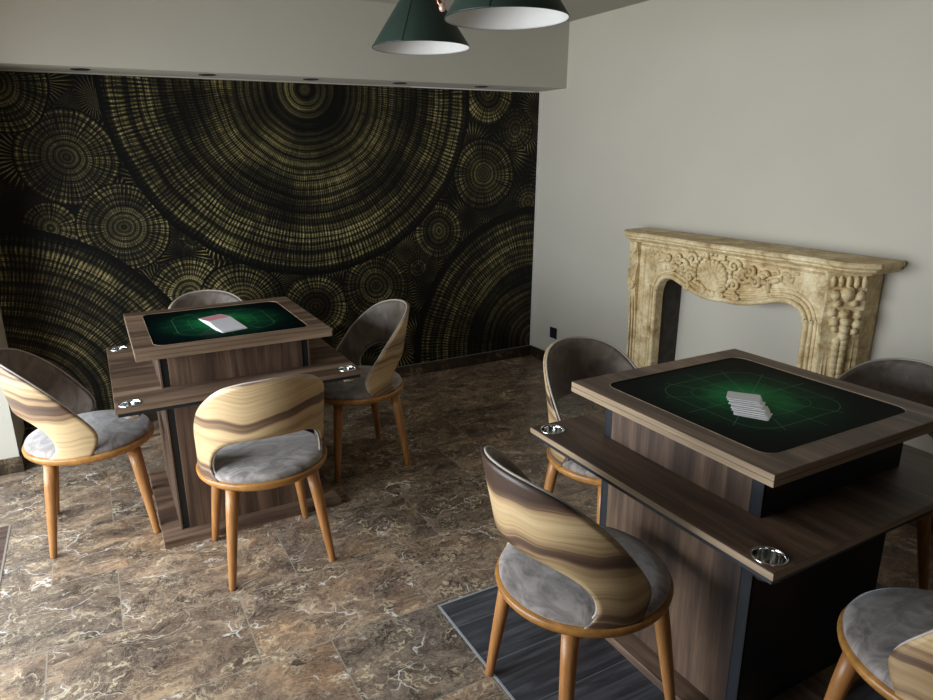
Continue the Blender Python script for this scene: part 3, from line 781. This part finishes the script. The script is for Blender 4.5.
LC = (-2.531, -1.205, 0); RC = (-1.277, -3.080, 0)
GT = 'walnut laminate gaming tables'
gaming_table(LC, 'square walnut gaming table by the mural, pink-backed cards on its green top', 'y', GT)
gaming_table(RC, 'large square walnut gaming table nearest the camera, in front of the mantelpiece', 'x', GT)

# ================================================================ cards
def cards(cx_, cy_, ang, n_, step, back, label_of, group, hx=.042, hy=.058, jit=.03, z0=.859, fan=0.0, turn=0.0):
    for k in range(n_):
        bm = bmesh.new()
        pts = rrect(hx, hy, .005, 3)
        z = .0012
        a_ = [bm.verts.new((x, y, 0)) for x, y in pts]; b_ = [bm.verts.new((x, y, z)) for x, y in pts]
        bm.faces.new(b_); bm.faces.new(a_[::-1]); nn = len(pts)
        for j in range(nn): bm.faces.new((a_[j], a_[(j+1) % nn], b_[(j+1) % nn], b_[j]))
        o = obj('playing_card', bm, M['card_back'] if k in back else M['card'])
        d = step*(k-(n_-1)/2)
        o.location = (cx_+math.cos(ang)*d, cy_+math.sin(ang)*d, z0+.0002+k*.00135)
        o.rotation_euler = (0, 0, ang+PI/2+turn+fan*(k-(n_-1)/2)+random.uniform(-jit, jit))
        tag(o, label_of(k), 'playing card', group)
cards(-2.545, -1.295, 1.82, 16, .0112, (0, 15), lambda k: 'pink-backed playing card lying uppermost on the pile by the mural' if k == 15 else ('bottom playing card of the pile by the mural, pink back corner showing' if k == 0 else 'white-edged playing card within the slumped pile by the mural'), 'playing cards on the table by the mural', fan=.012, turn=-1.45)
cards(-1.352, -3.135, .927, 9, .0145, (), lambda k: 'white playing card on top of the fanned pile on the nearest table' if k == 8 else ('white playing card at the bottom of the fanned pile on the nearest table' if k == 0 else 'white playing card in the middle of the fanned pile on the nearest table'), 'playing cards on the nearest table', fan=.035, turn=-1.904, hx=.034, hy=.048, jit=.13)
# ================================================================ chairs
BOT = [(0, 0, .612), (.2, 19, .609), (.4, 36, .596), (.6, 50, .566), (.75, 59, .520), (.88, 61, .468), (1, 52, .424)]
TOP = [(0, 0, .842), (.2, 24, .832), (.4, 46, .797), (.6, 68, .715), (.75, 86, .610), (.88, 98, .510), (1, 90, .424)]
def shell_pt(s, t, inset=0.0):
    a = abs(s)
    b_ = crom(BOT, a); t_ = crom(TOP, a)
    th = math.radians(b_[0]+(t_[0]-b_[0])*t)*(1 if s >= 0 else -1); z = b_[1]+(t_[1]-b_[1])*t
    r = crom([(.40, .247), (.48, .244), (.56, .245), (.66, .250), (.75, .255), (.86, .259)], z)[0]-inset
    back = crom([(.40, 0), (.50, 0), (.60, .010), (.72, .026), (.86, .047)], z)[0]
    return Vector((r*math.sin(th), -r*math.cos(th)-back, z)), th
def shell(r_out, r_in, shrink=0.0, ns=72, nt=12):
    bm = bmesh.new(); uvl = bm.loops.layers.uv.new('UVMap'); g = {}
    for side, ins in ((0, r_out), (1, r_in)):
        for i in range(ns+1):
            s = -1+2*i/ns
            for j in range(nt+1):
                t = shrink+(1-2*shrink)*j/nt
                p, th = shell_pt(s, t, ins)
                g[side, i, j] = (bm.verts.new(p), (th, p.z))
    def face(keys):
        f = bm.faces.new([g[k][0] for k in keys])
        for lp, k in zip(f.loops, keys): lp[uvl].uv = (g[k][1][0]*.27, g[k][1][1])
    for i in range(ns):
        for j in range(nt):
            face(((0, i, j), (0, i+1, j), (0, i+1, j+1), (0, i, j+1)))
            face(((1, i, j), (1, i, j+1), (1, i+1, j+1), (1, i+1, j)))
        face(((0, i, 0), (1, i, 0), (1, i+1, 0), (0, i+1, 0))); face(((0, i, nt), (0, i+1, nt), (1, i+1, nt), (1, i, nt)))
    for j in range(nt):
        face(((0, 0, j), (0, 0, j+1), (1, 0, j+1), (1, 0, j))); face(((0, ns, j), (1, ns, j), (1, ns, j+1), (0, ns, j+1)))
    bmesh.ops.recalc_face_normals(bm, faces=bm.faces[:])
    return bm
def make_chair(label):
    t = thing('dining_chair', label, 'chair', (0, 0, 0), 0, 'round wood-backed chairs')
    obj('seat_rim', lathe(bmesh.new(), [(0, .398), (.222, .398), (.243, .402), (.251, .412), (.253, .424), (.250, .431), (.235, .431), (0, .431)], 72), M['honey_rim'], t, True)
    obj('seat_cushion', lathe(bmesh.new(), [(.236, .429), (.242, .436), (.243, .444), (.239, .452), (.228, .459), (.20, .464), (.15, .467), (.08, .469), (0, .4695)], 72), M['velvet'], t, True)
    bk = obj('backrest', shell(0, .011), M['veneer'], t, True)
    obj('back_pad', shell(.011, .022, .015), M['taupe'], t, True)
    bm = bmesh.new()
    for edge in (1, 0):
        pts = [shell_pt(-1+2*i/72, edge, .013)[0] for i in range(73)]
        tube(bm, pts, .0042, 7)
    obj('piping', bm, M['piping'], bk, True)
    for sx, sy in ((-1, -1), (1, -1), (-1, 1), (1, 1)):
        bm = bmesh.new()
        tube(bm, [(sx*.150, sy*.150, .405), (sx*.164, sy*.164, .30), (sx*.181, sy*.181, .15), (sx*.197, sy*.197, .004), (sx*.1975, sy*.1975, 0)], [.0245, .0225, .0185, .0135, .011], 20)
        obj('leg', bm, M['honey'], t, True)
    return t
ch = make_chair('round chair with wooden back to the camera, before the table by the mural')
ch.location = (-2.524, -1.815, 0)
for (x, y, rz, lab) in (
    (-3.13, -1.23, -PI/2, 'round wood-backed chair at the left edge, its side to the camera, by the pier'),
    (-1.90, -1.165, PI/2+.03, 'round wood-backed chair in the shade to the right of the table by the mural'),
    (-2.49, -.60, PI, 'chair hidden behind the table by the mural, only its curved taupe back top showing'),
    (-1.896, -3.066, -PI/2-.02, 'nearest round chair, large wooden wraparound back, standing on the charcoal floor inlay'),
    (-1.298, -2.480, PI, 'round chair facing the camera behind the left corner of the nearest table, by the socket'),
    (-.67, -3.115, PI/2, 'chair beyond the nearest table, dark taupe back top showing beside the mantelpiece'),
    (-1.33, -3.775, 0, 'round chair cut off at the bottom right corner, grey seat facing the table')):
    dup(ch, (x, y, 0), rz, lab)

# ================================================================ pendant lamps
def pendant(loc, label):
    t = thing('pendant_lamp', label, 'pendant lamp', loc, 0, 'green cone pendant lamps')
    obj('lamp_shade', lathe(bmesh.new(), [(.187, .003), (.190, 0), (.191, .004), (.035, .235), (.032, .24), (0, .24)], 64), M['green'], t, True)
    obj('shade_lining', lathe(bmesh.new(), [(.1885, .001), (.033, .230), (0, .230)], 64), M['shade_white'], t, True)
    obj('bulb', lathe(bmesh.new(), [(0, .09), (.02, .095), (.03, .115), (.028, .14), (.014, .17), (.014, .228)], 24), M['shade_white'], t, True)
    obj('cap', lathe(bmesh.new(), [(.034, .24), (.030, .262), (.012, .275), (0, .276)], 32), M['black_metal'], t, True)
    bm = bmesh.new(); tube(bm, [(0, 0, .27), (0, 0, 2.437-loc[2])], .003, 8); obj('cord', bm, M['black'], t, True)
    bm = bmesh.new(); tube(bm, [(-.140, -.1313, .003), (-.026, -.0250, .234)], .002, 5); obj('seam', bm, M['green'], t)
    return t
pendant((-1.768, -1.79, 1.987), 'green cone pendant lamp with white lining, the lower left one of the pair')
pendant((-1.797, -2.465, 1.985), 'green cone pendant lamp with white lining, the higher right one of the pair')

# copper hook with a pale glass bead, hanging between the two green shades
t = thing('hanging_hook', 'copper-coloured hook hanging between the two green lamp shades', 'hook', (-1.835, -2.1, 2.088))
bm = bmesh.new(); tube(bm, [(0, 0, .05), (0, 0, 2.437-2.088)], .0025, 6); obj('rod', bm, M['copper'], t, True)
bm = bmesh.new(); tube(bm, [(.014*math.cos(a*PI/10)*.85, -.014*math.cos(a*PI/10)*.5, .022+.028*math.sin(a*PI/10)) for a in range(20)], .0035, 7, closed=True); obj('ring', bm, M['copper'], t, True)
bm = bmesh.new(); blob(bm, Vector((.004, 0, -.012)), .012, 1, 1, 1.2); obj('bead', bm, plain('rose_copper', (.85, .55, .45), .35, .3), t, True)
